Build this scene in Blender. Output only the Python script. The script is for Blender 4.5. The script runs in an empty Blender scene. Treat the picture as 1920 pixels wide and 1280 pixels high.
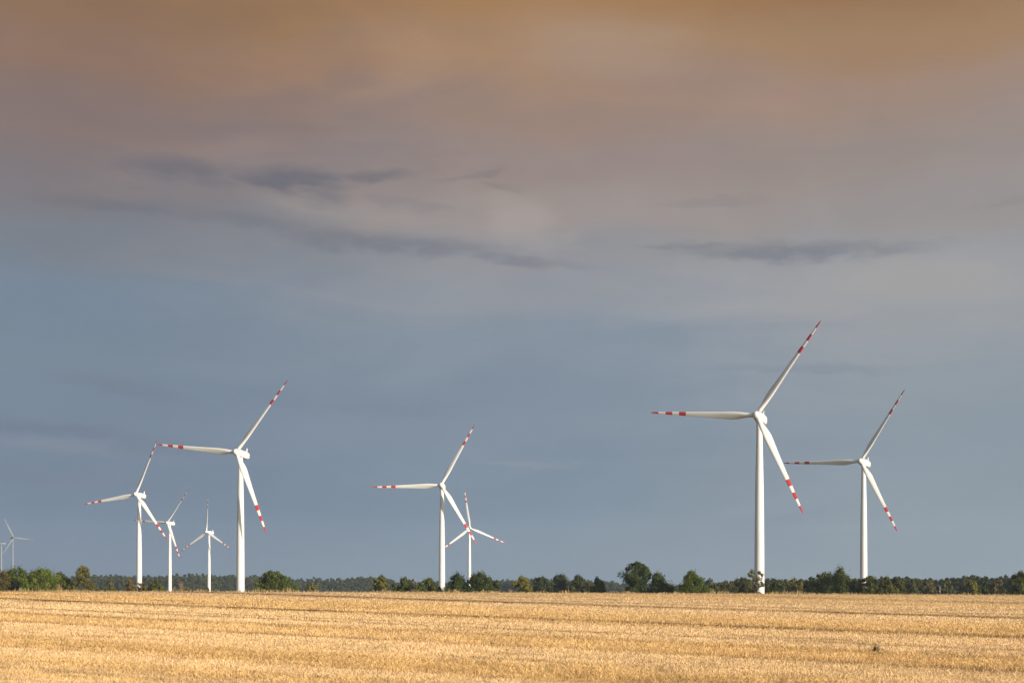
import bpy, math, random
import numpy as np
from mathutils import Vector, Matrix

R_ = math.radians
scene = bpy.context.scene
COL = scene.collection

# ------------------------------------------------------------------ lens and layout constants
F = 2666.67          # focal length of a 50 mm lens on a 1920 px wide frame
CX, HY = 960.0, 1104.0   # optical axis column, horizon row
CZ = 2.6             # camera height over the near field
BROW = 430.0         # the field ends on a low brow this far away
SUN_AZ, SUN_EL = R_(51), R_(13.5)

# ------------------------------------------------------------------ small helpers
def srgb(r, g, b):
    def f(c):
        c /= 255.0
        return c / 12.92 if c <= 0.04045 else ((c + 0.055) / 1.055) ** 2.4
    return (f(r), f(g), f(b), 1.0)

def tag(o, label=None, cat=None, group=None, kind=None):
    if label: o['label'] = label
    if cat: o['category'] = cat
    if group: o['group'] = group
    if kind: o['kind'] = kind
    return o

def empty(name, loc, rz=0.0):
    o = bpy.data.objects.new(name, None)
    o.location = loc
    o.rotation_euler = (0, 0, rz)
    o.empty_display_size = 0.5
    COL.objects.link(o)
    return o

def mesh_obj(name, verts, faces, mat, parent=None, smooth=False, col=None):
    """One mesh object from numpy arrays (faces: n x 3, n x 4 array or list of lists)."""
    me = bpy.data.meshes.new(name)
    if isinstance(faces, np.ndarray):
        n, k = faces.shape
        me.vertices.add(len(verts))
        me.vertices.foreach_set('co', np.ascontiguousarray(verts, dtype=np.float32).ravel())
        me.loops.add(n * k)
        me.loops.foreach_set('vertex_index', np.ascontiguousarray(faces, dtype=np.int32).ravel())
        me.polygons.add(n)
        me.polygons.foreach_set('loop_start', np.arange(0, n * k, k, dtype=np.int32))
        me.polygons.foreach_set('loop_total', np.full(n, k, dtype=np.int32))
        me.update(calc_edges=True)
    else:
        me.from_pydata([tuple(v) for v in verts], [], faces)
        me.update()
    if smooth:
        me.polygons.foreach_set('use_smooth', np.ones(len(me.polygons), dtype=bool))
    if col is not None:
        a = me.attributes.new('Col', 'FLOAT_COLOR', 'POINT')
        c = np.ones((len(verts), 4), dtype=np.float32)
        c[:, :3] = col
        a.data.foreach_set('color', c.ravel())
    me.materials.append(mat)
    o = bpy.data.objects.new(name, me)
    COL.objects.link(o)
    if parent is not None:
        o.parent = parent
    return o

def vnoise(x, y, seed=0):
    """Smooth value noise in [0, 1]."""
    x = np.asarray(x, dtype=np.float64); y = np.asarray(y, dtype=np.float64)
    xi = np.floor(x); yi = np.floor(y)
    fx = x - xi; fy = y - yi
    fx = fx * fx * (3 - 2 * fx); fy = fy * fy * (3 - 2 * fy)
    def h(a, b):
        v = np.sin(a * 127.1 + b * 311.7 + seed * 74.7) * 43758.5453
        return v - np.floor(v)
    return ((h(xi, yi) * (1 - fx) + h(xi + 1, yi) * fx) * (1 - fy)
            + (h(xi, yi + 1) * (1 - fx) + h(xi + 1, yi + 1) * fx) * fy)

def sstep(a, b, x):
    t = np.clip((x - a) / (b - a), 0, 1)
    return t * t * (3 - 2 * t)

# ------------------------------------------------------------------ terrain
def terrain(x, d):
    """Height of the ground at x (right), d (ahead): a flat near field that climbs to a low brow, then falls away."""
    x = np.asarray(x, dtype=np.float64); d = np.asarray(d, dtype=np.float64)
    px = np.clip(CX + F * x / np.maximum(d, 30.0), -350, 2270)
    ye = 1107.0 + 7.6 * np.clip(px / 1920.0, 0, 1.2) ** 1.35
    zb = CZ - (ye - HY + 0.9) / F * BROW
    t = np.clip((d - 40) / (BROW - 40), 0, 1)
    z = zb * t * (2 - t)
    fall = sstep(BROW + 6, BROW + 130, d)
    z = z * (1 - fall) + (-6.0) * fall
    z = z + 0.05 * (vnoise(x * .12, d * .12, 5) - .5) * sstep(10, 40, d) * (1 - fall)
    return z

def at(px, d, py=None):
    """World point d metres ahead in the direction of column px (row py)."""
    x = (px - CX) / F * d
    return x, d, (CZ + (HY - py) / F * d if py is not None else float(terrain(x, d)))

def row_param(x, d):
    """Which combine row a point of the field lies in (rows run up the field to the far left)."""
    d = np.maximum(d, 12.0)
    px = F * x / d + CX
    py = HY + F * (CZ - terrain(x, d)) / d
    return (py + .2976 * px) / np.maximum(1 + .0003 * px, .3)

def bump(s, c, w):
    return np.exp(-((s - c) / w) ** 2)

PALE = np.array([.785, .56, .31]); GOLD = np.array([.79, .53, .235]); SOIL = np.array([.26, .155, .062])
ORANGE = np.array([.66, .42, .18])

def field_layers(x, d):
    """golden straw amount, dark track amount for points of the stubble field."""
    s = row_param(x, d)
    n1 = vnoise(x * .05, d * .05, 1); n2 = vnoise(x * .35, d * .35, 2); n3 = vnoise(x * 1.3, d * 1.3, 3)
    sg = s + 6.0 * (vnoise(x * .03, d * .03, 9) - .5) + 4.0 * (n2 - .5)
    s = s + 1.6 * (vnoise(x * .02, d * .02, 9) - .5) + .5 * (n2 - .5)
    g = (.55 * sstep(1070, 1075, sg) * (1 - sstep(1081, 1085, sg))
         + 1.0 * sstep(1103, 1108, sg) * (1 - sstep(1121, 1125, sg))
         + 1.0 * sstep(1147, 1150, sg) * (1 - sstep(1162, 1166, sg))
         + 1.0 * sstep(1190, 1195, sg) * (1 - sstep(1211, 1218, sg))
         + .5 * sstep(1228, 1232, sg) * (1 - sstep(1240, 1246, sg)))
    g = np.clip(g * (.45 + .7 * n1) + .25 * (n2 - .5), 0, 1)
    br = sstep(.38, .62, vnoise(x * .09, d * .06, 11))
    br2 = sstep(.45, .7, vnoise(x * .16, d * .1, 12))
    br = .35 + .65 * br
    k = (.8 * bump(s, 1097.8, 1.49) * (.5 + .5 * br) + .55 * bump(s, 1121, 1.22) * br + .4 * bump(s, 1113.5, 0.94) * br2
         + .95 * bump(s, 1148.2, 2.03) * (.55 + .45 * br) + .7 * bump(s, 1164, 1.49) * (.3 + .7 * br)
         + .45 * bump(s, 1176, 1.62) * br2 + .45 * bump(s, 1134, 1.22) * br2 + .75 * bump(s, 1205, 2.43) * (.3 + .7 * br)
         + .5 * bump(s, 1231, 2.97) * br2 + .75 * bump(s, 1254, 3.51) * (.4 + .6 * br) + .35 * bump(s, 1080, 1.08) * br
         + .4 * bump(s, 1090, 0.94) * br2 + .45 * bump(s, 1184, 2.16) * br2 + .4 * bump(s, 1195, 2.70) * br2)
    patch = sstep(.72, .88, vnoise(x * .22, d * .22, 21)) * .35
    along = x + .75 * d
    st1 = vnoise(s * .75, along * .014, 61); st2 = vnoise(s * .9 + 7, along * .03, 62)
    k = k * (.8 + .6 * n3) + .75 * sstep(.66, .9, st1) * (.4 + .6 * n3) + .34 * sstep(.7, .95, st2) * n3
    g = np.clip(g * (.55 + .9 * vnoise(s * .30, along * .010, 63)) + .45 * sstep(.55, .9, vnoise(s * .2 + 3, along * .006, 64)) - .06, 0, 1)
    k = np.clip(k + patch * n3, 0, 1)
    return g, k

# ------------------------------------------------------------------ materials
def new_mat(name):
    m = bpy.data.materials.new(name)
    m.use_nodes = True
    nt = m.node_tree
    nt.nodes.clear()
    out = nt.nodes.new('ShaderNodeOutputMaterial')
    return m, nt, out

def principled(nt, out, rough=.5, spec=.5):
    p = nt.nodes.new('ShaderNodeBsdfPrincipled')
    p.inputs['Roughness'].default_value = rough
    p.inputs['Specular IOR Level'].default_value = spec
    nt.links.new(p.outputs[0], out.inputs['Surface'])
    return p

def paint_mat(name, base, rough=.38, blade=False, red=(.42, .032, .036)):
    m, nt, out = new_mat(name)
    p = principled(nt, out, rough, .4)
    tc = nt.nodes.new('ShaderNodeTexCoord')
    mp = nt.nodes.new('ShaderNodeMapping'); mp.inputs['Scale'].default_value = (.5, .5, .06)
    nt.links.new(tc.outputs['Object'], mp.inputs['Vector'])
    no = nt.nodes.new('ShaderNodeTexNoise'); no.inputs['Scale'].default_value = 1.6; no.inputs['Detail'].default_value = 5
    nt.links.new(mp.outputs[0], no.inputs['Vector'])
    rp = nt.nodes.new('ShaderNodeValToRGB')
    rp.color_ramp.elements[0].position = .3; rp.color_ramp.elements[1].position = .62
    d = [c * .9 for c in base]
    rp.color_ramp.elements[0].color = (d[0], d[1], d[2] * .96, 1); rp.color_ramp.elements[1].color = (*base, 1)
    nt.links.new(no.outputs['Fac'], rp.inputs['Fac'])
    col = rp.outputs['Color']
    if blade:   # red warning bands painted across the outer third of the blade
        sx = nt.nodes.new('ShaderNodeSeparateXYZ'); nt.links.new(tc.outputs['Object'], sx.inputs[0])
        br = nt.nodes.new('ShaderNodeValToRGB'); br.color_ramp.interpolation = 'CONSTANT'
        e = br.color_ramp.elements
        dv = nt.nodes.new('ShaderNodeMath'); dv.operation = 'DIVIDE'; dv.inputs[1].default_value = 50
        nt.links.new(sx.outputs['Z'], dv.inputs[0]); nt.links.new(dv.outputs[0], br.inputs['Fac'])
        e[0].position = 0; e[0].color = (0, 0, 0, 1); e[1].position = 29.6 / 50; e[1].color = (1, 1, 1, 1)
        for pos, v in ((32.5, 0), (35.5, 1), (38.4, 0), (41.6, 1)):
            q = e.new(pos / 50); q.color = (v, v, v, 1)
        mx = nt.nodes.new('ShaderNodeMix'); mx.data_type = 'RGBA'
        nt.links.new(br.outputs['Color'], mx.inputs['Factor']); nt.links.new(col, mx.inputs['A'])
        mx.inputs['B'].default_value = (*red, 1)
        col = mx.outputs['Result']
    nt.links.new(col, p.inputs['Base Color'])
    return m

M_TOWER = paint_mat('white_tower_paint', (.68, .675, .66))
M_BLADE = paint_mat('white_blade_paint_with_red_bands', (.67, .665, .65), .32, True)
M_CLOUDSHADE = paint_mat('tower_paint_darkened_as_cloud_shade', (.17, .19, .215))  # white paint darkened: cloud shadow on the far turbines, painted into the colour
M_CLOUDSHADE_BLADE = paint_mat('red_banded_blade_paint_darkened_as_cloud_shade', (.17, .19, .215), .32, True, (.14, .075, .08))
M_NAC = paint_mat('white_nacelle_paint', (.68, .675, .66), .35)

def leaf_mat(name, rough=.6, trans=.3):
    m, nt, out = new_mat(name)
    at_ = nt.nodes.new('ShaderNodeAttribute'); at_.attribute_name = 'Col'
    p = nt.nodes.new('ShaderNodeBsdfPrincipled')
    p.inputs['Roughness'].default_value = rough; p.inputs['Specular IOR Level'].default_value = .25
    t = nt.nodes.new('ShaderNodeBsdfTranslucent')
    mix = nt.nodes.new('ShaderNodeMixShader'); mix.inputs['Fac'].default_value = trans
    nt.links.new(at_.outputs['Color'], p.inputs['Base Color']); nt.links.new(at_.outputs['Color'], t.inputs['Color'])
    nt.links.new(p.outputs[0], mix.inputs[1]); nt.links.new(t.outputs[0], mix.inputs[2])
    nt.links.new(mix.outputs[0], out.inputs['Surface'])
    return m

M_LEAF = leaf_mat('foliage')
M_STRAW = leaf_mat('straw', .6, .18)
M_WEED = leaf_mat('dry_weed', .6, .25)

def bark_mat(name, a, b):
    m, nt, out = new_mat(name)
    p = principled(nt, out, .85, .2)
    tc = nt.nodes.new('ShaderNodeTexCoord')
    no = nt.nodes.new('ShaderNodeTexNoise'); no.inputs['Scale'].default_value = 3; no.inputs['Detail'].default_value = 6
    nt.links.new(tc.outputs['Object'], no.inputs['Vector'])
    rp = nt.nodes.new('ShaderNodeValToRGB'); rp.color_ramp.elements[0].color = (*a, 1); rp.color_ramp.elements[1].color = (*b, 1)
    rp.color_ramp.elements[0].position = .35; rp.color_ramp.elements[1].position = .65
    nt.links.new(no.outputs['Fac'], rp.inputs['Fac']); nt.links.new(rp.outputs['Color'], p.inputs['Base Color'])
    return m

M_BARK = bark_mat('grey_brown_bark', (.06, .045, .03), (.15, .12, .085))
M_BIRCH = bark_mat('birch_bark', (.10, .085, .07), (.50, .46, .38))

def ground_mat():
    m, nt, out = new_mat('field_soil')
    p = principled(nt, out, .9, .1)
    at_ = nt.nodes.new('ShaderNodeAttribute'); at_.attribute_name = 'Col'
    tc = nt.nodes.new('ShaderNodeTexCoord')
    no = nt.nodes.new('ShaderNodeTexNoise'); no.inputs['Scale'].default_value = 5; no.inputs['Detail'].default_value = 8
    nt.links.new(tc.outputs['Object'], no.inputs['Vector'])
    rp = nt.nodes.new('ShaderNodeValToRGB')
    rp.color_ramp.elements[0].position = .32; rp.color_ramp.elements[0].color = (.55, .5, .42, 1)
    rp.color_ramp.elements[1].position = .68; rp.color_ramp.elements[1].color = (1.0, 1.0, 1.0, 1)
    nt.links.new(no.outputs['Fac'], rp.inputs['Fac'])
    mx = nt.nodes.new('ShaderNodeMix'); mx.data_type = 'RGBA'; mx.blend_type = 'MULTIPLY'; mx.inputs['Factor'].default_value = 1
    nt.links.new(at_.outputs['Color'], mx.inputs['A']); nt.links.new(rp.outputs['Color'], mx.inputs['B'])
    nt.links.new(mx.outputs['Result'], p.inputs['Base Color'])
    bp = nt.nodes.new('ShaderNodeBump'); bp.inputs['Strength'].default_value = .9; bp.inputs['Distance'].default_value = .12
    nt.links.new(no.outputs['Fac'], bp.inputs['Height']); nt.links.new(bp.outputs[0], p.inputs['Normal'])
    return m

M_GROUND = ground_mat()

# ------------------------------------------------------------------ ground sheet
def build_ground():
    th = np.concatenate([np.linspace(-180, -30, 40, endpoint=False), np.linspace(-30, 30, 561), np.linspace(30, 180, 41)[1:-1]])
    th = np.radians(th)
    py = np.linspace(1310, 1113, 190)
    rr = np.concatenate([[1.5, 6, 12, 20, 27], F * 2.6 / (py - HY)])
    rr = rr[rr < 300]
    rr = np.concatenate([rr, np.linspace(302, 600, 75), np.geomspace(620, 3600, 26)])
    A, Rr = np.meshgrid(th, rr)
    X = Rr * np.sin(A); D = Rr * np.cos(A)
    Z = terrain(X, D)
    g, k = field_layers(X, D)
    c = (PALE * 1.0)[None, None] * (1 - g[..., None]) + (GOLD * 1.0)[None, None] * g[..., None]
    c = c * (1 - k[..., None]) + SOIL * k[..., None]
    mead = sstep(BROW + 4, BROW + 16, D)[..., None]
    mg = vnoise(X * .02, D * .02, 31)[..., None]
    c = c * (1 - mead) + (np.array([.10, .11, .035]) * (1 - mg) + np.array([.20, .17, .07]) * mg) * mead
    nr, na = X.shape
    V = np.stack([X, D, Z], -1).reshape(-1, 3); C = c.reshape(-1, 3)
    V = np.vstack([V, [[0, 0, 0]]]); C = np.vstack([C, [PALE * .6]])
    i = np.arange(nr - 1)[:, None] * na; j = np.arange(na)[None]; j2 = (j + 1) % na
    q = np.stack([i + j, i + j2, i + na + j2, i + na + j], -1).reshape(-1, 4)[:, ::-1]
    ctr = len(V) - 1
    tri = np.stack([np.arange(na), (np.arange(na) + 1) % na, np.full(na, ctr), np.full(na, ctr)], -1)
    faces = [list(f) for f in tri[:, :3]]
    o = mesh_obj('field', V, q, M_GROUND, smooth=True, col=C)
    # close the small hole under the camera
    import bmesh
    bm = bmesh.new(); bm.from_mesh(o.data); bm.verts.ensure_lookup_table()
    for a, b, _ in [t[:3] for t in tri]:
        try: bm.faces.new((bm.verts[a], bm.verts[b], bm.verts[ctr]))
        except ValueError: pass
    bmesh.ops.recalc_face_normals(bm, faces=bm.faces)
    bm.to_mesh(o.data); bm.free()
    tag(o, kind='structure')
build_ground()

# ------------------------------------------------------------------ stubble
def blades(base, yaw, lean, leandir, h, w, col, rng, taper=.55):
    """Flat stalk quads; returns verts, faces, colours."""
    n = len(base)
    ax = np.stack([np.sin(lean) * np.cos(leandir), np.sin(lean) * np.sin(leandir), np.cos(lean)], -1)
    sd = np.stack([np.cos(yaw), np.sin(yaw), np.zeros(n)], -1)
    top = base + ax * h[:, None]
    a = base - sd * w[:, None] / 2; b = base + sd * w[:, None] / 2
    c = top + sd * w[:, None] / 2 * taper; d = top - sd * w[:, None] / 2 * taper
    V = np.stack([a, b, c, d], 1).reshape(-1, 3)
    Fc = np.arange(4 * n, dtype=np.int32).reshape(-1, 4)
    return V, Fc, np.repeat(col, 4, 0)

def build_stubble():
    rng = np.random.default_rng(11)
    N = 1350000
    py = 1109.4 + np.where(rng.random(N) < .86, 190.6 * (1 - rng.random(N) ** .92), rng.uniform(170, 330, N))
    D = F * 2.5 / (py - HY)
    # invert the terrain a little: march to the depth whose ground appears at this row
    px = rng.uniform(-480, 2400, N)
    for _ in range(14):
        z = terrain((px - CX) / F * D, D)
        D = .5 * D + .5 * np.clip(F * (CZ - z) / (py - HY), 12, BROW + 5)
    X = (px - CX) / F * D
    ok = (D > 15) & (D < BROW + 4)
    X, D = X[ok], D[ok]
    D = np.clip(D * (1 + rng.normal(0, .012, len(D))), 15, BROW + 4)
    g, k = field_layers(X, D)
    keep = rng.random(len(X)) > .72 * k
    X, D, g, k = X[keep], D[keep], g[keep], k[keep]
    n = len(X)
    Z = terrain(X, D)
    clump = vnoise(X * 1.1, D * 1.1, 41)
    big = vnoise(X * .07, D * .07, 42)
    litter = rng.random(n) < (.10 + .38 * g)
    h = rng.uniform(.075, .12, n) * (.75 + .5 * clump)
    ridge = sstep(.35, .8, g) * (.6 + .8 * clump)
    h = h * (1 + .35 * ridge)
    h = np.where(litter, rng.uniform(.07, .17, n), h)
    lean = np.where(litter, rng.uniform(.6, 1.4, n), np.abs(rng.normal(0, .2, n)))
    Z = Z + np.where(litter, rng.uniform(0, .12, n) * (1 + ridge), 0) - .01
    w = (.004 + .00026 * D) * rng.uniform(.55, 1.35, n)
    h = h * np.clip(1 - .0006 * (D - 40), .75, 1)
    yaw = rng.uniform(-1.5708, 1.5708, n)
    gg = np.clip(g + rng.normal(0, .16, n), 0, 1)[:, None]
    c = PALE * (1 - gg) + GOLD * gg
    va = np.exp(-D / 160)[:, None]
    c = c * (1 + (.12 + .22 * va) * (rng.random(n)[:, None] - .62)) * (.86 + .28 * clump[:, None]) * (.92 + .16 * big[:, None])
    c[:, 2] *= rng.uniform(.8, 1.15, n)
    kk = (np.clip(k * 1.05, 0, 1) * .8)[:, None]
    c = c * (1 - kk) + np.array([.26, .15, .055]) * kk
    gr = (rng.random(n) < .035 + .05 * (big > .62))
    c[gr] = c[gr] * np.array([.62, .72, .6])
    dk = (rng.random(n) < .02 + .05 * va[:, 0])
    c[dk] *= np.array([.55, .47, .4])
    base = np.stack([X, D, Z], -1)
    V, Fc, C = blades(base, yaw, lean, rng.uniform(0, 6.283, n), h, w, np.clip(c, 0, .9), rng)
    o = mesh_obj('stubble', V, Fc, M_STRAW, col=C)
    tag(o, 'pale gold cut straw stubble covering the whole field in rows', 'stubble', kind='stuff')

    # taller uncut stalks and dry grass along the brow
    rng = np.random.default_rng(5)
    n = 7000
    D = rng.uniform(BROW - 5, BROW + 9, n); px = rng.uniform(-300, 2220, n); X = (px - CX) / F * D
    cl = vnoise(X * .16, X * 0 + 3, 51) * .6 + vnoise(X * .7, X * 0 + 8, 52) * .6
    h = (.28 + 1.25 * np.clip(cl - .25, 0, 1) ** 2 * rng.uniform(.3, 1.6, n)) * np.where(rng.random(n) < .02, 1.8, 1)
    base = np.stack([X, D, terrain(X, D) - .02], -1)
    c = np.array([.52, .36, .17]) * rng.uniform(.5, 1.2, (n, 1)) * np.array([1, 1, 1])
    gr = rng.random(n) < .3
    c[gr] = np.array([.17, .16, .06]) * rng.uniform(.7, 1.3, (gr.sum(), 1))
    V, Fc, C = blades(base, rng.normal(0, .6, n), np.abs(rng.normal(0, .16, n)), rng.uniform(0, 6.28, n), h, rng.uniform(.05, .14, n), c, rng, .3)
    o = mesh_obj('edge_grass', V, Fc, M_STRAW, col=C)
    tag(o, 'ragged fringe of taller dry grass along the far edge of the field', 'dry grass', kind='stuff')
build_stubble()

# ------------------------------------------------------------------ wind turbines
def lathe(prof, seg=40):
    """prof: list of (radius, z). Returns verts, faces about the z axis."""
    V = []; Fc = []
    for r, z in prof:
        for s in range(seg):
            a = 2 * math.pi * s / seg
            V.append((r * math.cos(a), r * math.sin(a), z))
    for i in range(len(prof) - 1):
        for s in range(seg):
            t = (s + 1) % seg
            Fc.append([i * seg + s, i * seg + t, (i + 1) * seg + t, (i + 1) * seg + s])
    Fc.append(list(range(seg))[::-1]); Fc.append([(len(prof) - 1) * seg + s for s in range(seg)])
    return V, Fc

TILT = R_(5)
OVER = 5.0            # rotor plane ahead of the tower axis
def blade_mesh():
    st = [(1.0, 1.85, 1.0), (2.6, 1.85, 1.0), (4.2, 2.05, .84), (6.0, 2.6, .6), (8.0, 3.1, .46), (10.0, 3.35, .39), (12.5, 3.15, .35),
          (16, 2.75, .32), (21, 2.3, .30), (27, 1.9, .28), (33, 1.5, .27), (38, 1.18, .26), (42, .86, .26), (44, .55, .25), (44.8, .3, .25), (45, .1, .25)]
    nseg = 24
    V = []; Fc = []
    for z, ch, th in st:
        tw = R_(17) + R_(13) * max(0, 1 - z / 40) ** 1.6
        blend = min(1, max(0, (z - 2.6) / 6))
        for s in range(nseg):
            a = 2 * math.pi * s / nseg
            cx = .5 * math.cos(a); yy = .5 * math.sin(a)
            # circle -> airfoil (leading edge at +x, sharp trailing edge at -x)
            tpos = cx + .5
            prof = 1 - blend * (1 - (.35 + 1.0 * tpos ** .8) * .78)
            x = (cx - blend * .12) * ch
            y = yy * th * ch * prof
            # chord direction: leading edge pitched into the wind (-y)
            X = x * math.cos(tw) + y * math.sin(tw)
            Y = -x * math.sin(tw) + y * math.cos(tw)
            V.append((X, Y, z))
    for i in range(len(st) - 1):
        for s in range(nseg):
            t = (s + 1) % nseg
            Fc.append([i * nseg + s, i * nseg + t, (i + 1) * nseg + t, (i + 1) * nseg + s])
    Fc.append(list(range(nseg))[::-1]); Fc.append([(len(st) - 1) * nseg + s for s in range(nseg)])
    return V, Fc

def rbox_sections(secs, seg=28, pw=4.0):
    """Loft of rounded rectangles along y. secs: (y, half width, half height, centre z, scale)"""
    V = []; Fc = []
    for y, hw, hh, cz in secs:
        for s in range(seg):
            a = 2 * math.pi * s / seg
            c, q = math.cos(a), math.sin(a)
            V.append((hw * math.copysign(abs(c) ** (2 / pw), c), y, cz + hh * math.copysign(abs(q) ** (2 / pw), q)))
    n = len(secs)
    for i in range(n - 1):
        for s in range(seg):
            t = (s + 1) % seg
            Fc.append([i * seg + s, (i + 1) * seg + s, (i + 1) * seg + t, i * seg + t])
    Fc.append(list(range(seg))); Fc.append([(n - 1) * seg + s for s in range(seg)][::-1])
    return V, Fc

BL_V, BL_F = blade_mesh()
NAC_V, NAC_F = rbox_sections([(-2.9, 1.0, 1.15, 0), (-2.75, 1.35, 1.5, 0), (-2.2, 1.6, 1.75, 0), (0, 1.75, 1.95, 0), (4.2, 1.75, 1.95, 0),
                              (6.6, 1.65, 1.8, .1), (7.9, 1.4, 1.5, .25), (8.4, .95, 1.0, .4)])
FIN = [(4.6, 1.75), (7.5, 1.5), (7.7, 4.3), (7.3, 4.3), (6.3, 2.5)]
def fin_mesh():
    V = [(-.17, y, z) for y, z in FIN] + [(.17, y, z) for y, z in FIN]
    n = len(FIN)
    Fc = [list(range(n)), list(range(n, 2 * n))[::-1]] + [[i, i + n, (i + 1) % n + n, (i + 1) % n] for i in range(n)]
    return V, Fc
HUB_V, HUB_F = lathe([(.4, -2.0), (1.5, -1.9), (1.72, -1.4), (1.78, -.4), (1.72, .4), (1.5, 1.2), (1.15, 1.8), (.7, 2.2), (.3, 2.4), (.05, 2.45)], 32)

def share(name, me, parent):
    o = bpy.data.objects.new(name, me); COL.objects.link(o); o.parent = parent
    return o
ME = {}
def turbine(hx, hy, d, psi, phi, label, group, grey=False):
    """hx, hy: where the hub shows; d: distance; psi: yaw of the rotor axis; phi: angle of the first blade."""
    psi = R_(psi); phi = R_(phi)
    hub = Vector(at(hx, d, hy))
    nh = Vector((-math.sin(psi), -math.cos(psi), 0))
    base = hub - nh * OVER * math.cos(TILT)
    gz = float(terrain(base.x, base.y)) - .3
    base.z = gz
    root = empty('wind_turbine', base, -psi)
    tag(root, label, 'wind turbine', group)
    hz = hub.z - gz                            # hub height over the base
    top = hz - OVER * math.sin(TILT) - 1.75
    rs = [(0, 2.08), (.12, 2.04), (.3, 1.98), (.5, 1.86), (.68, 1.68), (.84, 1.42), (1, 1.16)]
    prof = []
    for i in range(25):
        t = i / 24
        prof.append((float(np.interp(t, [a for a, b in rs], [b for a, b in rs])), t * top))
    prof.insert(0, (2.3, -.6)); 
    V, Fc = lathe(prof, 48)
    mesh_obj('tower', V, Fc, M_TOWER, root, True)
    # nacelle: leans back by the rotor tilt
    n = Vector((0, -math.cos(TILT), math.sin(TILT)))
    u = Vector((0, math.sin(TILT), math.cos(TILT)))
    tc = Vector((0, 0, hz)) + n * 0 - Vector((0, 0, OVER * math.sin(TILT)))
    rot = Matrix.Rotation(-TILT, 4, 'X')
    if not ME:
        nac = mesh_obj('nacelle', NAC_V, NAC_F, M_NAC, root, True); ME['nac'] = nac.data
        fv, ff = fin_mesh()
        fin = mesh_obj('cooling_fin', fv, ff, M_NAC, nac); ME['fin'] = fin.data
        hb = mesh_obj('hub', HUB_V, HUB_F, M_NAC, root, True); ME['hub'] = hb.data
        b0 = mesh_obj('blade', BL_V, BL_F, M_BLADE, root, True); ME['bl'] = b0.data
        bl = [b0]
    else:
        nac = share('nacelle', ME['nac'], root); share('cooling_fin', ME['fin'], nac)
        hb = share('hub', ME['hub'], root); bl = [share('blade', ME['bl'], root)]
    while len(bl) < 3: bl.append(share('blade', ME['bl'], root))
    nac.matrix_local = Matrix.Translation(tc) @ rot
    H = Vector((0, -OVER * math.cos(TILT), hz))
    # hub lathe axis (z) -> n
    x = Vector((1, 0, 0)); y = n.cross(x)
    hb.matrix_local = Matrix.Translation(H) @ Matrix((x, y, n)).transposed().to_4x4()
    for k in range(3):
        a = phi + k * 2 * math.pi / 3
        ax = Vector((1, 0, 0)) * math.cos(a) + u * math.sin(a)
        t = Vector((1, 0, 0)) * math.sin(a) - u * math.cos(a)
        yv = ax.cross(t)
        bl[k].matrix_local = Matrix.Translation(H) @ Matrix((t, yv, ax)).transposed().to_4x4()
    if grey:     # far turbines under cloud: the shade is put into a darker paint
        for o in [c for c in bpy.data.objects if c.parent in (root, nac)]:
            o.data = o.data.copy(); o.data.materials[0] = M_CLOUDSHADE_BLADE if o.name.startswith('blade') else M_CLOUDSHADE
    return root

G_T = 'white wind turbines with red banded blades'
turbine(1418.5, 778.2, 576.4, 23.0, 55.7, 'largest and nearest white wind turbine, tower foot beside a sparse pale tree on the right', G_T)
turbine(443.0, 847.3, 718.9, 14.4, 53.4, 'tall white wind turbine left of the dome shaped tree, blade shadow lying on its tower', G_T)
turbine(827.0, 909.1, 920.9, 3.7, 61.3, 'white wind turbine seen face on in the middle, its lower blade crossing a farther turbine', G_T)
turbine(1613.8, 864.4, 786.0, 32.4, 58.5, 'rightmost white wind turbine, its foot hidden behind hedge trees', G_T)
turbine(254.7, 926.3, 1083.7, 15.3, 68.7, 'white wind turbine with its foot in brown scrub, left blade sloping slightly downward', G_T)
turbine(313.6, 979.5, 1583.6, 20.7, 55.2, 'small white wind turbine whose level left blade passes behind a bigger tower', G_T)
turbine(387.1, 996.8, 1772.6, 27.2, 91.0, 'small distant wind turbine with one blade straight up, between two bigger left towers', G_T)
turbine(881.2, 989.7, 1633.5, -9.0, 97.2, 'small distant wind turbine behind the middle turbine, foot between two dark bushes', G_T)
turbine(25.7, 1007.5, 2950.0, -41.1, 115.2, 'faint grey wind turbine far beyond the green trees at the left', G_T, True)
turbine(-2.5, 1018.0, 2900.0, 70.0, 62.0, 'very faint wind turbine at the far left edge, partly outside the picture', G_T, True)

# ------------------------------------------------------------------ trees
def tube(p0, p1, r0, r1, seg=7):
    p0 = np.array(p0, float); p1 = np.array(p1, float)
    ax = p1 - p0; ax /= np.linalg.norm(ax) + 1e-9
    t = np.cross(ax, [0, 0, 1.0] if abs(ax[2]) < .9 else [1.0, 0, 0]); t /= np.linalg.norm(t); b = np.cross(ax, t)
    a = np.linspace(0, 2 * np.pi, seg, endpoint=False)
    ring = np.cos(a)[:, None] * t + np.sin(a)[:, None] * b
    V = np.vstack([p0 + ring * r0, p1 + ring * r1])
    Fc = np.array([[i, (i + 1) % seg, seg + (i + 1) % seg, seg + i] for i in range(seg)])
    return V, Fc

def leaf_quads(pts, nrm, size, rng):
    n = len(pts)
    nrm = nrm / (np.linalg.norm(nrm, axis=1, keepdims=True) + 1e-9)
    r = rng.normal(size=(n, 3))
    t = np.cross(nrm, r); t /= np.linalg.norm(t, axis=1, keepdims=True) + 1e-9
    b = np.cross(nrm, t)
    s = size[:, None]; asp = rng.uniform(.5, .95, n)[:, None]
    a0 = pts - t * s; a1 = pts + b * s * asp; a2 = pts + t * s; a3 = pts - b * s * asp
    return np.stack([a0, a1, a2, a3], 1).reshape(-1, 3), np.arange(4 * n, dtype=np.int32).reshape(-1, 4)

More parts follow.
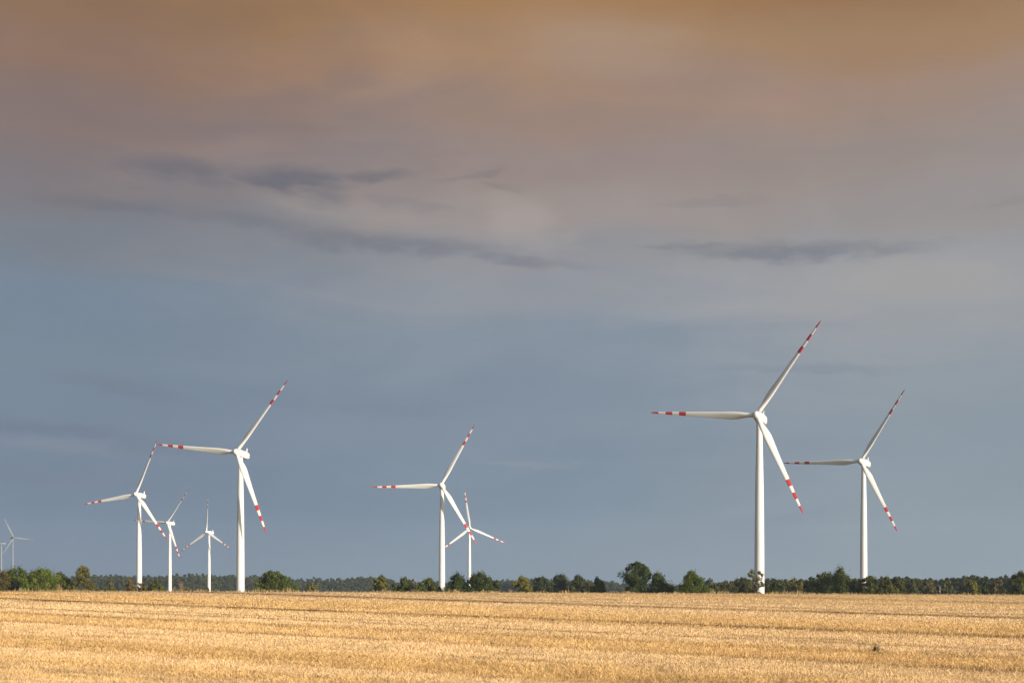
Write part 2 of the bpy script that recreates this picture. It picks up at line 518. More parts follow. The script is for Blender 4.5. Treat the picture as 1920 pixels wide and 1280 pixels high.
PROFILES = {
    'dome': lambda t: np.sqrt(np.clip(1 - ((t - .38) / .64) ** 2, .02, 1)),
    'round': lambda t: np.sqrt(np.clip(1 - ((t - .5) / .54) ** 2, .02, 1)),
    'cone': lambda t: np.clip(1.08 * (1 - t) ** .5, .06, 1) * np.clip(.8 + t * 1.5, 0, 1),
    'column': lambda t: np.clip(.85 + .25 * np.sin(t * 3), 0, 1) * np.sqrt(np.clip(1.02 - t ** 5, .03, 1)),
    'tall': lambda t: np.interp(t, [0, .15, .3, .42, .55, .7, .85, .95, 1], [.95, 1, .72, .62, .85, .88, .72, .5, .25]),
    'birch': lambda t: np.interp(t, [0, .25, .5, .6, .75, .9, 1], [.9, 1, .85, .5, .42, .4, .2]),
    'lean': lambda t: np.clip(1.08 * (1 - t) ** .5, .06, 1),
    'bush': lambda t: np.sqrt(np.clip(1 - ((t - .2) / .82) ** 2, .02, 1)),
}

LEAFG = np.array([1.42, 1.25, .85])
def crown(W, H, z0, shape, hue, rng, ncl, per, leaf, fill=1.0, skew=0.0, spiky=0.0):
    """Clumps of leaf quads through the volume of a crown. Returns verts, faces, colours, clump centres."""
    prof = PROFILES[shape]
    ph = rng.uniform(0, 6.283, 4)
    P, Nn, S, C, ctr = [], [], [], [], []
    for i in range(ncl):
        t = (i + rng.random()) / ncl
        t = t ** (1.15 if shape in ('cone', 'lean') else .95)
        rad = float(prof(np.array(t))) * W
        a = rng.uniform(0, 2 * np.pi)
        rad *= 1 + .16 * math.sin(a + ph[0]) + .13 * math.sin(2 * a + ph[1] + 5 * t) + .10 * math.sin(8 * t + ph[2])
        cr = rng.uniform(.15, .36) * W * (1 - .35 * t) * fill
        rr = max(rad * 1.1 - cr * .8, 0) * math.sqrt(rng.uniform(.2, 1))
        zc = z0 + t * (H - cr * .6)
        c = np.array([rr * math.cos(a) + skew * W * t, rr * math.sin(a) * .9, zc])
        ctr.append(c)
        m = int(per * rng.uniform(.7, 1.3))
        dirs = rng.normal(size=(m, 3)); dirs /= np.linalg.norm(dirs, axis=1, keepdims=True)
        rad_l = cr * rng.uniform(.45, 1.12, m)[:, None] * np.array([1, 1, .8])
        p = c + dirs * rad_l
        if spiky:
            up = rng.random(m) < .12
            p[up, 2] += rng.uniform(0, spiky, up.sum()) * cr * 1.8
        P.append(p); Nn.append(dirs * .9 + rng.normal(0, .55, (m, 3)) + np.array([0, 0, .25]))
        S.append(leaf * rng.uniform(.6, 1.25, m))
        cv = rng.uniform(.72, 1.28); hv = rng.uniform(-.12, .12)
        cc = np.array(hue) * LEAFG * cv * np.array([1 + hv, 1, 1 - hv]) * rng.uniform(.75, 1.25, (m, 1))
        C.append(cc)
    P = np.vstack(P); keep = P[:, 2] > .1
    V, Fc = leaf_quads(P[keep], np.vstack(Nn)[keep], np.concatenate(S)[keep], rng)
    return V, Fc, np.repeat(np.vstack(C)[keep], 4, 0), ctr

GREEN = (.055, .085, .018); BRIGHT = (.085, .125, .020); DARK = (.035, .058, .018); OLIVE = (.095, .10, .030)
BROWN = (.12, .095, .038); GREY = (.075, .09, .045); PINE = (.032, .055, .024); YELLOW = (.12, .13, .028)

def tree(px, ytop, hw, d, shape, hue, label, seed, name='tree', cat='tree', ncl=66, per=170, leaf=None, bark=None, group='trees of the hedge behind the field',
         fill=1.12, skew=0.0, spiky=.6, bare=0.0):
    rng = np.random.default_rng(seed)
    x, _, _ = at(px, d)
    gz = float(terrain(x, d)) - .15
    H = CZ + (HY - ytop) / F * d - gz
    W = hw / F * d * (1.34 if px > 985 and hw < 24 else 1.24)
    leaf = leaf or .00046 * d
    root = empty(name, (x, d, gz), 0)
    tag(root, label, cat, group)
    z0 = max(.12 * H, 1.0) if cat == 'tree' else .12 * H
    V, Fc, C, ctr = crown(W, H - z0, z0, shape, hue, rng, ncl, per, leaf, fill, skew, spiky)
    mesh_obj('crown', V, Fc, M_LEAF, root, col=np.clip(C, .005, .5))
    # tapered trunk and limbs into the clumps
    TV, TF, off = [], [], 0
    r0 = max(.035 * H, .12)
    if cat == 'bush': r0 *= .5
    spine = [np.array([0, 0, -.3])]
    for i in range(1, 7):
        spine.append(np.array([rng.normal(0, .05) * W + skew * W * i / 6 * .8, rng.normal(0, .04) * W, i / 6 * H * .86]))
    def add(a, b, ra, rb):
        nonlocal off
        v, f = tube(a, b, ra, rb); TV.append(v); TF.append(f + off); off += len(v)
    for i in range(6):
        add(spine[i], spine[i + 1], r0 * (1 - i / 6.6), r0 * (1 - (i + 1) / 6.6))
    for c in ctr[::2]:
        tz = max(.1, (c[2] - .16 * H)) / (H * .86)
        i = min(5, int(tz * 6)); s = spine[i]
        mid = (s + c) / 2 + np.array([0, 0, .04 * H])
        add(s, mid, r0 * .34 * (1 - tz * .6), r0 * .2 * (1 - tz * .6)); add(mid, c, r0 * .2 * (1 - tz * .6), r0 * .06)
    mesh_obj('trunk', np.vstack(TV), np.vstack(TF), bark or M_BARK, root, True)
    return root

B = 'bush'
TREES = [
 # px, top, half width, distance, shape, hue, label, extra
 (4, 1071, 19, 505, 'dome', (.075, .070, .025), 'dark reddish green tree cut by the left edge of the picture', {}),
 (31, 1064, 25, 515, 'dome', GREEN, 'dark green round tree in front of the faint grey turbine at far left', {}),
 (76, 1066, 30, 500, 'dome', BRIGHT, 'brightest green tree on the left, broad with a rounded sunlit crown', {'ncl': 78}),
 (113, 1073, 11, 640, 'round', GREY, 'narrow grey green tree peeping out behind the bright green tree at left', {}),
 (123, 1083, 20, 520, 'bush', DARK, 'low dark bush between the bright green tree and the birch', {'cat': B}),
 (157, 1062, 27, 510, 'birch', OLIVE, 'olive brown birch with a tall ragged top and pale trunk', {'bark': M_BIRCH, 'ncl': 65, 'fill': .85}),
 (206, 1089, 16, 540, 'bush', GREY, 'low grey green bush right of the birch', {'cat': B, 'ncl': 34}),
 (243, 1085, 13, 520, 'bush', BROWN, 'brownish scrub bush at the left of a turbine foot', {'cat': B, 'ncl': 36, 'fill': .8}),
 (259, 1092, 8, 505, 'bush', (.17, .13, .05), 'straw coloured dry bush covering the foot of a turbine', {'cat': B, 'ncl': 23, 'fill': .8}),
 (269, 1091, 10, 520, 'bush', (.10, .085, .05), 'greyish brown dry bush just right of the scrubby turbine foot', {'cat': B, 'ncl': 26}),
 (293, 1088, 15, 500, 'bush', (.065, .08, .016), 'green rounded bush between two left turbine towers', {'cat': B, 'ncl': 39}),
 (388, 1099, 6, 520, 'bush', OLIVE, 'tiny olive bush at the foot of the turbine with an upright blade', {'cat': B, 'ncl': 18, 'per': 60}),
 (510, 1070, 29, 490, 'dome', (.06, .088, .017), 'lone dome shaped dark green tree right of the tall left turbine', {'ncl': 86, 'spiky': .3}),
 (583, 1091, 12, 700, 'round', OLIVE, 'small dull olive bush in front of the distant wood, right of the dome tree', {'cat': B, 'ncl': 31}),
 (716, 1078, 14, 520, 'column', (.105, .12, .028), 'upright yellowish green tree standing alone before the distant wood', {'ncl': 57}),
 (757, 1082, 15, 500, 'dome', GREEN, 'dark green tree with a brown right neighbour, left of the middle turbine', {}),
 (770, 1085, 10, 510, 'round', (.085, .075, .026), 'brownish green tree leaning on a dark green one left of the middle turbine', {'ncl': 34}),
 (803, 1084, 18, 495, 'dome', (.07, .10, .018), 'fresh green low tree just left of the middle turbine foot', {'ncl': 55}),
 (823, 1098, 6, 500, 'bush', DARK, 'tiny dark bush touching the middle turbine foot', {'cat': B, 'ncl': 18, 'per': 70}),
 (857, 1076, 22, 490, 'cone', DARK, 'dark spiky tree just right of the middle turbine foot', {'ncl': 68, 'spiky': 1.0}),
 (901, 1074, 23, 490, 'dome', (.042, .066, .018), 'broad dark tree in front of the small turbine behind the middle one', {'ncl': 73, 'spiky': .8}),
 (929, 1087, 13, 510, 'bush', (.04, .058, .020), 'low dark bush on the right flank of the broad dark tree', {'cat': B, 'ncl': 34}),
 (980, 1080, 17, 530, 'round', YELLOW, 'olive yellow round tree left of the long dark clump', {'ncl': 60}),
 (1016, 1081, 19, 720, 'dome', (.038, .058, .024), 'dark rounded tree at the left end of the long dark clump', {'group': 'long dark clump of trees'}),
 (1050, 1077, 20, 730, 'dome', (.034, .052, .024), 'tallest dark tree in the middle of the long dark clump', {'group': 'long dark clump of trees'}),
 (1084, 1079, 17, 720, 'dome', (.042, .056, .024), 'dark tree at the right end of the long dark clump', {'group': 'long dark clump of trees'}),
 (1101, 1092, 12, 600, 'bush', (.05, .055, .024), 'low brown green bush between the long dark clump and a small green tree', {'cat': B, 'ncl': 31}),
 (1124, 1083, 18, 500, 'lean', (.052, .078, .018), 'small green tree with a peaked left top, left of the tallest tree', {'skew': -.2, 'ncl': 57}),
 (1196, 1053, 25, 490, 'tall', (.036, .058, .018), 'tallest dark tree of the hedge, with a lumpy high crown', {'ncl': 109, 'per': 170, 'spiky': .3}),
 (1240, 1075, 26, 490, 'lean', (.045, .07, .018), 'dark green tree sloping down to the right, beside the tallest tree', {'ncl': 75, 'skew': -.25, 'spiky': .9}),
 (1297, 1070, 28, 480, 'cone', (.07, .105, .016), 'bright green pyramid shaped tree standing clear of its neighbours', {'ncl': 91, 'spiky': .4}),
 (1330, 1083, 10, 800, 'round', GREY, 'small pale grey green tree on a thin stem, right of the pyramid tree', {'ncl': 31}),
 (1339, 1095, 14, 620, 'bush', (.05, .062, .03), 'low dark grey bush right of the pyramid tree', {'cat': B, 'ncl': 34}),
 (1362, 1089, 17, 600, 'dome', (.06, .07, .03), 'low grey green tree, second right of the pyramid tree', {'ncl': 44}),
 (1388, 1082, 20, 620, 'dome', (.05, .065, .03), 'dull green rounded tree left of the sparse tree by the biggest turbine', {'ncl': 52}),
 (1415, 1068, 17, 525, 'round', (.13, .135, .06), 'sparse pale tree with see-through crown in front of the biggest turbine foot', {'ncl': 70, 'per': 70, 'fill': .8}),
 (1400, 1090, 14, 515, 'bush', (.06, .07, .026), 'low bush beneath the sparse tree by the biggest turbine', {'cat': B, 'ncl': 31}),
 (1442, 1083, 9, 640, 'round', (.045, .055, .028), 'dark slim tree just right of the biggest turbine tower', {'ncl': 29}),
 (1457, 1089, 15, 510, 'bush', (.05, .072, .018), 'low green bush right of the biggest turbine foot', {'cat': B, 'ncl': 39}),
 (1491, 1084, 17, 530, 'dome', OLIVE, 'olive tree between the biggest turbine and the dark peaked clump', {'ncl': 52}),
 (1524, 1082, 16, 520, 'dome', DARK, 'very dark tree at the left foot of the peaked clump', {'ncl': 47}),
 (1549, 1073, 22, 510, 'dome', (.055, .085, .02), 'green round shouldered tree on the left of the peaked tree', {'ncl': 55}),
 (1576, 1066, 30, 500, 'cone', (.05, .072, .018), 'broad peaked dark tree, highest left of the rightmost turbine', {'ncl': 83, 'spiky': .8}),
 (1604, 1087, 17, 510, 'bush', (.04, .06, .02), 'low dark bush just left of the rightmost turbine foot', {'cat': B, 'ncl': 34}),
 (1631, 1080, 20, 495, 'dome', (.06, .07, .02), 'dark tree with reddish left edge hiding the rightmost turbine foot', {'ncl': 52}),
 (1662, 1081, 15, 505, 'dome', (.075, .085, .024), 'olive green tree right of the rightmost turbine foot', {'ncl': 49}),
 (1683, 1081, 14, 520, 'dome', (.06, .075, .024), 'green tree at the left of the grey green wood on the right', {'ncl': 47}),
 (1716, 1085, 15, 640, 'dome', (.07, .085, .036), 'pale green rounded tree before the right hand wood, left of the bare stem', {'ncl': 47}),
 (1742, 1087, 13, 650, 'dome', (.08, .08, .035), 'olive rounded tree before the right hand wood, just left of the bare stem', {'ncl': 42}),
 (1776, 1086, 13, 650, 'dome', (.06, .075, .032), 'dull green tree before the right hand wood, just right of the bare stem', {'ncl': 42}),
 (1821, 1089, 14, 520, 'round', (.10, .115, .022), 'bright yellow green bush in front of the right hand wood', {'cat': B, 'ncl': 42}),
 (1844, 1094, 12, 520, 'bush', DARK, 'low dark bush right of the yellow green bush at right', {'cat': B, 'ncl': 29}),
 (1869, 1087, 18, 560, 'dome', (.075, .07, .04), 'greyish olive bush near the right edge of the picture', {'cat': B, 'ncl': 47}),
 (1913, 1071, 17, 500, 'column', (.075, .095, .022), 'green tree cut by the right edge of the picture', {'ncl': 65}),
]
for i, (px, yt, hw, d, shp, hue, lab, kw) in enumerate(TREES):
    kw = dict(kw)
    nm = 'bush' if kw.get('cat') == B else ('birch_tree' if 'birch' in lab and shp == 'birch' else 'tree')
    if kw.get('cat') == B: kw.setdefault('group', 'bushes of the hedge behind the field')
    tree(px, yt, hw, d, shp, hue, lab, 100 + i, name=nm, **kw)

# pale bare stem in front of the right hand wood
def bare_tree():
    d = 505.0
    x, _, _ = at(1762.5, d); gz = float(terrain(x, d)) - .1
    root = empty('bare_tree', (x, d, gz))
    tag(root, 'thin pale bare stem with a few forked twigs before the right hand wood', 'tree', 'trees of the hedge behind the field')
    TV, TF, off = [], [], 0
    H = CZ + (HY - 1096) / F * d - gz
    segs = [((0, 0, -.2), (.02, 0, H * .45), .30, .17), ((.02, 0, H * .45), (-.03, 0, H * .8), .17, .10),
            ((-.03, 0, H * .8), (-.5, .1, H), .08, .03), ((-.03, 0, H * .8), (.45, -.1, H * .97), .08, .03), ((0, 0, H * .68), (.7, .2, H * .86), .06, .03),
            ((0, 0, H * .62), (-.6, -.2, H * .76), .06, .03), ((-.03, 0, H * .8), (.02, .1, H * 1.03), .07, .03)]
    for a, b, r, s in segs:
        v, f = tube(a, b, r, s, 9); TV.append(v); TF.append(f + off); off += len(v)
    mesh_obj('trunk', np.vstack(TV), np.vstack(TF), M_BIRCH, root, True)
bare_tree()

# ------------------------------------------------------------------ distant woods
def wood(name, label, segs, step, rows, per, leaf, seed, hues, conif=0.0):
    """segs: list of (px, top row) outline points; d range; one mass of many crowns."""
    rng = np.random.default_rng(seed)
    VV, FF, CC, off = [], [], [], 0
    pxs = np.array([a for a, b, d in segs]); tops = np.array([b for a, b, d in segs]); dd = np.array([d for a, b, d in segs])
    for r in range(rows):
        px = pxs[0] + rng.uniform(0, step)
        while px < pxs[-1]:
            d = np.interp(px, pxs, dd) + r * 14 + rng.uniform(-5, 5)
            yt = np.interp(px, pxs, tops) + rng.uniform(-2.6, 3.2) + (rows - 1 - r) * 1.9
            W = step * rng.uniform(1.0, 1.7) / F * d
            x = (px - CX) / F * d; gz = float(terrain(x, d)) - .3
            H = CZ + (HY - yt) / F * d - gz
            con = rng.random() < conif
            hue = np.array([.76, .84, .66]) * np.array(hues[rng.integers(len(hues))]) * (.7 if con else 1)
            v, f, c, _ = crown(W * (.7 if con else 1), H * .96, .02 * H, 'cone' if con else ('dome' if rng.random() < .75 else 'round'), hue, rng, 20, per, leaf, 1.35, 0, .35)
            v = v + np.array([x, d, gz])
            VV.append(v); FF.append(f + off); CC.append(c); off += len(v)
            px += step * rng.uniform(.7, 1.3)
    o = mesh_obj(name, np.vstack(VV), np.vstack(FF), M_LEAF, col=np.clip(np.vstack(CC), .005, .4))
    tag(o, label, 'wood', kind='stuff')

wood('distant_wood', 'long hazy grey green wood stretching along the horizon behind the left and middle turbines',
     [(-300, 1078, 2050), (100, 1077, 2000), (185, 1077, 1960), (300, 1077, 1960), (380, 1074, 1980), (450, 1077, 2020), (520, 1080, 2080), (565, 1085, 2120), (600, 1082, 2120),
      (640, 1083, 2120), (690, 1079, 2120), (726, 1080, 2140), (745, 1089, 2160), (800, 1090, 2160), (870, 1089, 2160), (940, 1087, 2100), (985, 1084, 2050), (1100, 1088, 2050), (1150, 1087, 2000),
      (1180, 1092, 2000), (1290, 1094, 2000), (1400, 1088, 1900), (1640, 1087, 1900), (1900, 1086, 1900), (2250, 1086, 1900)], 9.0, 4, 52, 1.05, 3,
     [(.045, .06, .026), (.05, .066, .022), (.06, .066, .028), (.04, .05, .026)], .1)
wood('right_wood', 'dense dark mixed wood filling the right side behind the hedge',
     [(1372, 1089, 1000), (1430, 1083, 960), (1470, 1086, 940), (1530, 1084, 940), (1600, 1083, 930), (1640, 1081, 920), (1700, 1080, 900), (1735, 1082, 900), (1765, 1085, 900), (1785, 1080, 890),
      (1803, 1077, 880), (1828, 1076, 880), (1850, 1079, 880), (1880, 1080, 870), (1910, 1076, 860), (2000, 1074, 850), (2300, 1072, 850)], 13, 4, 90, .52, 8,
     [(.032, .045, .018), (.042, .056, .020), (.05, .056, .022), (.03, .045, .02)], .1)

# ------------------------------------------------------------------ weeds
def weed(px, py_base, h, w, d, label, name, cat, n, cols, seed, lean=.45, bw=.03, leafy=0):
    rng = np.random.default_rng(seed)
    x, _, _ = at(px, d); gz = float(terrain(x, d)) - .02
    base = np.stack([rng.normal(0, w * .10, n), rng.normal(0, w * .10, n), np.zeros(n)], -1)
    ld = rng.uniform(0, 6.283, n); ln = np.abs(rng.normal(0, lean, n))
    hh = h * rng.uniform(.45, 1.0, n)
    cc = np.array(cols)[rng.integers(len(cols), size=n)] * rng.uniform(.7, 1.25, (n, 1))
    V, Fc, C = blades(base, rng.uniform(-1, 1, n), ln, ld, hh, np.full(n, bw), cc, rng, .25)
    if leafy:
        t = rng.uniform(.3, 1, leafy); i = rng.integers(n, size=leafy)
        ax = np.stack([np.sin(ln) * np.cos(ld), np.sin(ln) * np.sin(ld), np.cos(ln)], -1)
        P = base[i] + ax[i] * (hh[i] * t)[:, None] + rng.normal(0, bw, (leafy, 3))
        v2, f2 = leaf_quads(P, rng.normal(size=(leafy, 3)), bw * rng.uniform(.8, 1.8, leafy), rng)
        C2 = np.repeat(np.array(cols)[rng.integers(len(cols), size=leafy)] * rng.uniform(.7, 1.25, (leafy, 1)), 4, 0)
        V = np.vstack([V, v2]); Fc = np.vstack([Fc, f2 + n * 4]); C = np.vstack([C, C2])
    o = mesh_obj(name, V, Fc, M_WEED, col=C)
    o.location = (x, d, gz)
    tag(o, label, cat)
STRAWC = [(.42, .29, .14), (.34, .22, .10), (.2, .16, .08)]
weed(340, 1108, 3.3, 2.6, 436, 'tall pale dry weed clump on the field edge between two left turbines', 'dry_weed', 'weed', 46, STRAWC, 1, .22, .10, 90)
weed(352, 1108, 2.0, 4.0, 440, 'greenish dry weeds just right of the tallest weed clump', 'dry_weed', 'weed', 40, [(.13, .13, .06), (.25, .19, .09)], 2, .3, .10, 60)
weed(327, 1108, 1.7, 2.4, 437, 'low spiky dry weeds right beside a left turbine foot', 'dry_weed', 'weed', 30, STRAWC, 3, .2, .09, 20)
weed(112, 1108, 2.6, 3.0, 437, 'dry pale weeds in front of the low dark bush at left', 'dry_weed', 'weed', 40, STRAWC, 4, .25, .09, 60)
weed(958, 1109, 1.3, 3.2, 434, 'small dry weed tuft on the field edge left of the olive yellow tree', 'dry_weed', 'weed', 36, STRAWC, 5, .25, .09, 30)
weed(623, 1108, 1.5, .8, 436, 'single thin dry stalk on the field edge before the distant wood', 'dry_weed', 'weed', 7, STRAWC, 6, .08, .11, 6)
def near_d(px, py):
    d = F * 2.5 / (py - HY)
    for _ in range(30):
        d = .5 * d + .5 * F * (CZ - float(terrain((px - CX) / F * d, d))) / (py - HY)
    return d
GRC = [(.07, .08, .03), (.10, .09, .035), (.05, .055, .025), (.20, .15, .06)]
for j, (px, py, h, w, lab) in enumerate(((1641, 1223, .40, .42, 'small dark green weed growing in the golden stubble on the right'),
                                         (596, 1277, .24, .30, 'low dark weed in the stubble at the bottom edge, left of its twin'),
                                         (610, 1277, .22, .26, 'low dark weed in the stubble at the bottom edge, right of its twin'))):
    weed(px, py, h, w, near_d(px, py), lab, 'weed', 'weed', 60, GRC, 20 + j, .55, .02, 160)

# ------------------------------------------------------------------ haze
def haze():
    m, nt, out = new_mat('haze_air')
    v = nt.nodes.new('ShaderNodeVolumePrincipled')
    v.inputs['Color'].default_value = (.62, .78, 1.0, 1)
    v.inputs['Density'].default_value = HAZE
    v.inputs['Anisotropy'].default_value = 0.0
    nt.links.new(v.outputs[0], out.inputs['Volume'])
    x0, x1, y0, y1, z0, z1 = -3700, 3700, -3700, 3700, -7.4, 168
    V = [(x0, y0, z0), (x1, y0, z0), (x1, y1, z0), (x0, y1, z0), (x0, y0, z1), (x1, y0, z1), (x1, y1, z1), (x0, y1, z1)]
    Fc = [[0, 3, 2, 1], [4, 5, 6, 7], [0, 1, 5, 4], [1, 2, 6, 5], [2, 3, 7, 6], [3, 0, 4, 7]]
    o = mesh_obj('haze', V, Fc, m)
    tag(o, 'thin pale evening haze over the whole plain', 'haze', kind='stuff')
HAZE = 0.000065
haze()

# ------------------------------------------------------------------ sky
def build_world():
    w = bpy.data.worlds.new('World'); scene.world = w; w.use_nodes = True
    nt = w.node_tree; nt.nodes.clear(); L = nt.links.new
    def setin(sock, v):
        if isinstance(v, (int, float)): sock.default_value = v
        else: L(v, sock)
    def M(op, a, b=None, c=None, clamp=False):
        n = nt.nodes.new('ShaderNodeMath'); n.operation = op; n.use_clamp = clamp
        setin(n.inputs[0], a)
        if b is not None: setin(n.inputs[1], b)
        if c is not None: setin(n.inputs[2], c)
        return n.outputs[0]
    def MR(x, a, b, c=0., d=1.):
        n = nt.nodes.new('ShaderNodeMapRange'); n.interpolation_type = 'SMOOTHSTEP'
        setin(n.inputs['Value'], x); n.inputs['From Min'].default_value = a; n.inputs['From Max'].default_value = b
        n.inputs['To Min'].default_value = c; n.inputs['To Max'].default_value = d
        return n.outputs[0]
    def mixc(f, a, b, mode='MIX'):
        n = nt.nodes.new('ShaderNodeMix'); n.data_type = 'RGBA'; n.blend_type = mode
        setin(n.inputs['Factor'], f)
        for s, v in (('A', a), ('B', b)):
            if isinstance(v, tuple): n.inputs[s].default_value = v
            else: L(v, n.inputs[s])
        return n.outputs['Result']
    tc = nt.nodes.new('ShaderNodeTexCoord')
    sx = nt.nodes.new('ShaderNodeSeparateXYZ'); L(tc.outputs['Generated'], sx.inputs[0])
    X, Y, Z = sx.outputs
    U = M('MULTIPLY', M('ARCTAN2', X, Y), 180 / math.pi)                  # azimuth, degrees right of the view axis
    E = M('MULTIPLY', M('ARCSINE', Z), 180 / math.pi)                     # elevation, degrees
    def noise(su, se, scale, detail, ou=0., oe=0., rough=.55, dist=0.):
        cb = nt.nodes.new('ShaderNodeCombineXYZ')
        setin(cb.inputs[0], M('MULTIPLY_ADD', U, su, ou)); setin(cb.inputs[1], M('MULTIPLY_ADD', E, se, oe))
        n = nt.nodes.new('ShaderNodeTexNoise'); n.noise_dimensions = '2D'
        n.inputs['Scale'].default_value = scale; n.inputs['Detail'].default_value = detail
        n.inputs['Roughness'].default_value = rough; n.inputs['Distortion'].default_value = dist
        L(cb.outputs[0], n.inputs['Vector'])
        return M('SUBTRACT', n.outputs['Fac'], .5)
    n_big = noise(.05, .10, 1.0, 4, 3.1, 1.7)
    n_mid = noise(.10, .45, 1.0, 6, 7.3, 4.1, .55, .6)
    n_fine = noise(.35, 1.3, 1.0, 7, 1.9, 8.8, .6, .3)
    n_slant = noise(.16, .16, 1.0, 5, 11.2, 2.2, .55, .5)
    Ew = M('ADD', M('ADD', M('ADD', E, M('MULTIPLY', n_big, 4.2)), M('MULTIPLY', n_mid, 1.8)), M('MULTIPLY', n_fine, .5))
    Uw = M('ADD', M('ADD', U, M('MULTIPLY', n_mid, 9.0)), M('MULTIPLY', n_fine, 2.5))
    def E_of(y): return math.degrees(math.atan((HY - y) / F))
    def ramp(stops):
        n = nt.nodes.new('ShaderNodeValToRGB'); n.color_ramp.interpolation = 'EASE'
        stops = sorted((max(0, E_of(y)) / 30.0, c) for y, c in stops)
        e = n.color_ramp.elements
        e[0].position = stops[0][0]; e[0].color = srgb(*stops[0][1]); e[1].position = stops[-1][0]; e[1].color = srgb(*stops[-1][1])
        for p, c in stops[1:-1]:
            q = e.new(p); q.color = srgb(*c)
        L(M('DIVIDE', Ew, 30.0, clamp=True), n.inputs['Fac'])
        return n.outputs['Color']
    left = ramp([(-200, (128, 100, 78)), (0, (140, 110, 86)), (120, (142, 114, 98)), (230, (134, 116, 112)), (340, (126, 120, 124)), (440, (122, 128, 138)), (560, (118, 134, 151)),
                 (700, (119, 135, 151)), (850, (116, 132, 151)), (980, (109, 127, 147)), (1090, (115, 131, 149))])
    mid = ramp([(-200, (150, 112, 76)), (0, (164, 126, 88)), (100, (168, 135, 106)), (200, (154, 131, 119)), (290, (151, 136, 131)), (400, (158, 148, 144)), (480, (147, 147, 152)),
                (560, (144, 149, 157)), (650, (134, 146, 160)), (800, (126, 141, 157)), (950, (119, 137, 154)), (1090, (130, 145, 159))])
    right = ramp([(-200, (128, 92, 60)), (0, (150, 113, 80)), (100, (160, 129, 99)), (200, (160, 136, 122)), (310, (153, 140, 134)), (420, (152, 146, 145)), (520, (155, 157, 161)),
                  (600, (155, 159, 164)), (720, (144, 154, 163)), (850, (137, 150, 161)), (1000, (137, 150, 160)), (1090, (143, 155, 163))])
    cl = mixc(MR(Uw, -17, 1), left, mid)
    cl = mixc(MR(Uw, 1, 16), cl, right)
    # soft mottling of the cloud deck
    cl = mixc(1.0, cl, nt.nodes.new('ShaderNodeRGB').outputs[0], 'MULTIPLY') if False else cl
    gain = M('ADD', M('ADD', M('MULTIPLY_ADD', n_slant, .13, 1.0), M('MULTIPLY', n_mid, .13)), M('MULTIPLY', n_fine, .05))
    gain = M('MULTIPLY_ADD', M('SUBTRACT', gain, 1.0), MR(E, 6, 16, .6, 1.0), 1.0)
    cg = nt.nodes.new('ShaderNodeCombineXYZ')
    for i in range(3): L(gain, cg.inputs[i])
    cl = mixc(1.0, cl, cg.outputs[0], 'MULTIPLY')
    # separate wisps: (azimuth px, elevation px, half length, half height, tilt, strength; + dark, - pale)
    n_w1 = noise(.30, .9, 1.0, 6, 21.0, 5.0, .6, .4); n_w2 = noise(.8, 2.2, 1.0, 6, 2.0, 15.0, .6, .2)
    wisps = [(340, 335, 120, 24, .00, .8), (385, 350, 65, 22, .12, .5), (550, 345, 120, 24, .02, .95), (590, 368, 70, 30, .12, .6), (705, 333, 110, 14, -.10, .7), (885, 332, 75, 6, -.14, .35), (940, 350, 60, 6, .16, .3),
             (215, 413, 140, 16, .02, .5), (470, 427, 200, 18, .07, .4), (720, 458, 260, 24, .06, .6), (940, 484, 190, 12, .10, .5), (760, 385, 90, 14, .1, .25),
             (1300, 468, 110, 9, .04, .45), (1470, 484, 240, 21, .02, .68), (1620, 483, 170, 16, .0, .45), (1420, 476, 130, 10, .05, .4), (1330, 388, 120, 9, -.03, .25), (1890, 420, 90, 8, -.10, .15),
             (230, 740, 140, 18, .16, .5), (90, 818, 250, 15, .07, .75), (330, 848, 170, 16, .05, .5), (60, 905, 240, 18, .05, .45), (700, 770, 200, 12, .04, .25), (1500, 700, 220, 12, .03, .25),
             (100, 848, 190, 14, .03, -.18), (990, 418, 95, 52, .35, -.6), (620, 398, 170, 22, .08, -.3), (1730, 548, 260, 52, .03, -.6), (1500, 588, 220, 32, -.05, -.35),
             (980, 872, 130, 8, .03, -.25), (1150, 95, 190, 60, .1, -.3)]
    dark = None; pale = None
    for (x, y, rx, ry, tl, st) in wisps:
        u0 = math.degrees(math.atan((x - CX) / F)); e0 = E_of(y)
        k = math.degrees(1 / F) * .93
        du = M('SUBTRACT', U, u0); de = M('SUBTRACT', E, e0)
        de = M('MULTIPLY_ADD', du, tl, de)
        a = M('DIVIDE', M('MULTIPLY_ADD', n_w1, 3.0, du), rx * k); b = M('DIVIDE', M('ADD', M('MULTIPLY_ADD', n_w1, .6, de), M('MULTIPLY', n_w2, .5)), ry * k)
        r = M('SQRT', M('ADD', M('MULTIPLY', a, a), M('MULTIPLY', b, b)))
        m = M('MULTIPLY', MR(r, 1.3, .3), abs(st))
        if st > 0: dark = m if dark is None else M('MAXIMUM', dark, m)
        else: pale = m if pale is None else M('MAXIMUM', pale, m)
    dark = M('MULTIPLY', dark, MR(n_w2, -.28, .12, .55, 1.0))
    cl = mixc(M('MULTIPLY', pale, .55), cl, srgb(178, 170, 164))
    dcol = mixc(MR(E, 9, 17), srgb(108, 120, 138), srgb(104, 104, 114))
    cl = mixc(M('MULTIPLY', dark, .85), cl, dcol)
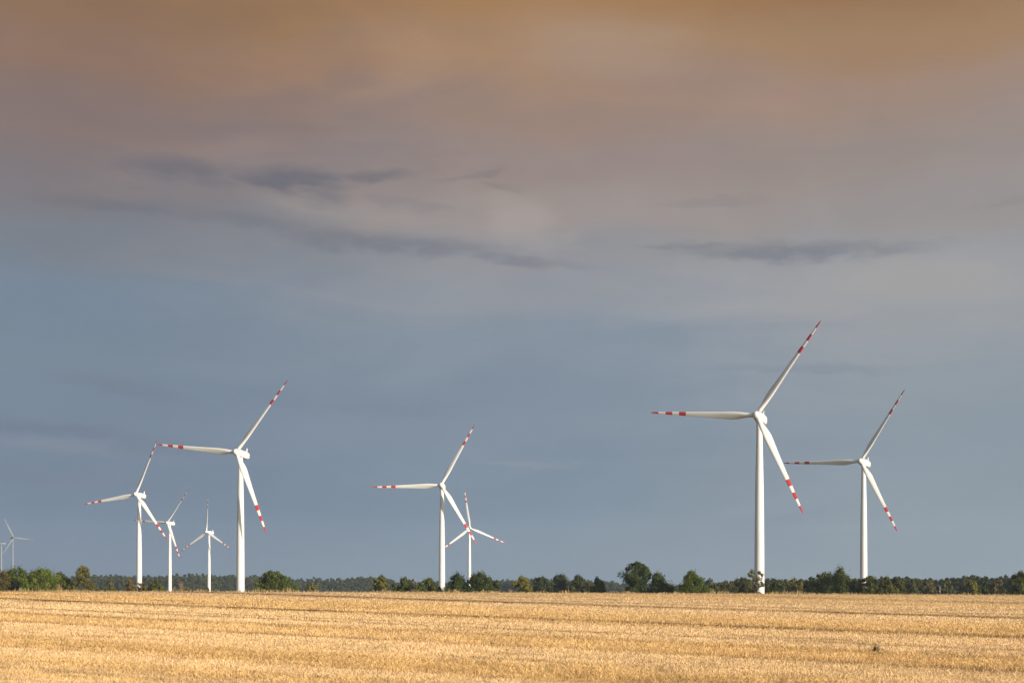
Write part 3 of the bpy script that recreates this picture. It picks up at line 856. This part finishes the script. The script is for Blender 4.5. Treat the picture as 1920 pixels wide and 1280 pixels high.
    # clear evening sky behind the camera, where the sun stands
    sky = nt.nodes.new('ShaderNodeTexSky'); sky.sky_type = 'NISHITA'; sky.sun_disc = False
    sky.sun_elevation = SUN_EL; sky.sun_rotation = math.pi - SUN_AZ
    sk = mixc(1.0, sky.outputs[0], (SKY, SKY, SKY, 1), 'MULTIPLY')
    clear = MR(M('ADD', Y, M('MULTIPLY', n_big, .2)), .05, -.45)
    allc = mixc(clear, cl, sk)
    bg = nt.nodes.new('ShaderNodeBackground'); bg.inputs['Strength'].default_value = .742
    L(allc, bg.inputs['Color'])
    out = nt.nodes.new('ShaderNodeOutputWorld'); L(bg.outputs[0], out.inputs['Surface'])
SKY = 0.17
build_world()

# ------------------------------------------------------------------ sun
sd = bpy.data.lights.new('sun', 'SUN'); sd.energy = 5.0; sd.angle = R_(.53); sd.color = (1.0, .89, .755)
so = bpy.data.objects.new('sun', sd); COL.objects.link(so)
s = Vector((math.sin(SUN_AZ) * math.cos(SUN_EL), -math.cos(SUN_AZ) * math.cos(SUN_EL), math.sin(SUN_EL)))
so.rotation_euler = s.to_track_quat('Z', 'Y').to_euler(); so.location = s * 60

# ------------------------------------------------------------------ camera
cd = bpy.data.cameras.new('camera'); cd.sensor_width = 36; cd.lens = 50; cd.sensor_fit = 'HORIZONTAL'
cd.shift_y = (HY - 640) / 1920; cd.clip_start = .1; cd.clip_end = 20000
co = bpy.data.objects.new('camera', cd); COL.objects.link(co)
co.location = (0, 0, CZ); co.rotation_euler = (R_(90), 0, 0)
scene.camera = co

scene.render.engine = 'CYCLES'
scene.cycles.max_bounces = 6; scene.cycles.diffuse_bounces = 3; scene.cycles.transparent_max_bounces = 8; scene.cycles.volume_bounces = 0
scene.cycles.use_denoising = True
scene.cycles.denoising_prefilter = 'ACCURATE'
scene.cycles.denoising_input_passes = 'RGB_ALBEDO_NORMAL'
scene.cycles.denoiser = 'OPENIMAGEDENOISE'
scene.view_settings.view_transform = 'Standard'; scene.view_settings.look = 'None'
scene.view_settings.exposure = .4; scene.view_settings.gamma = 1
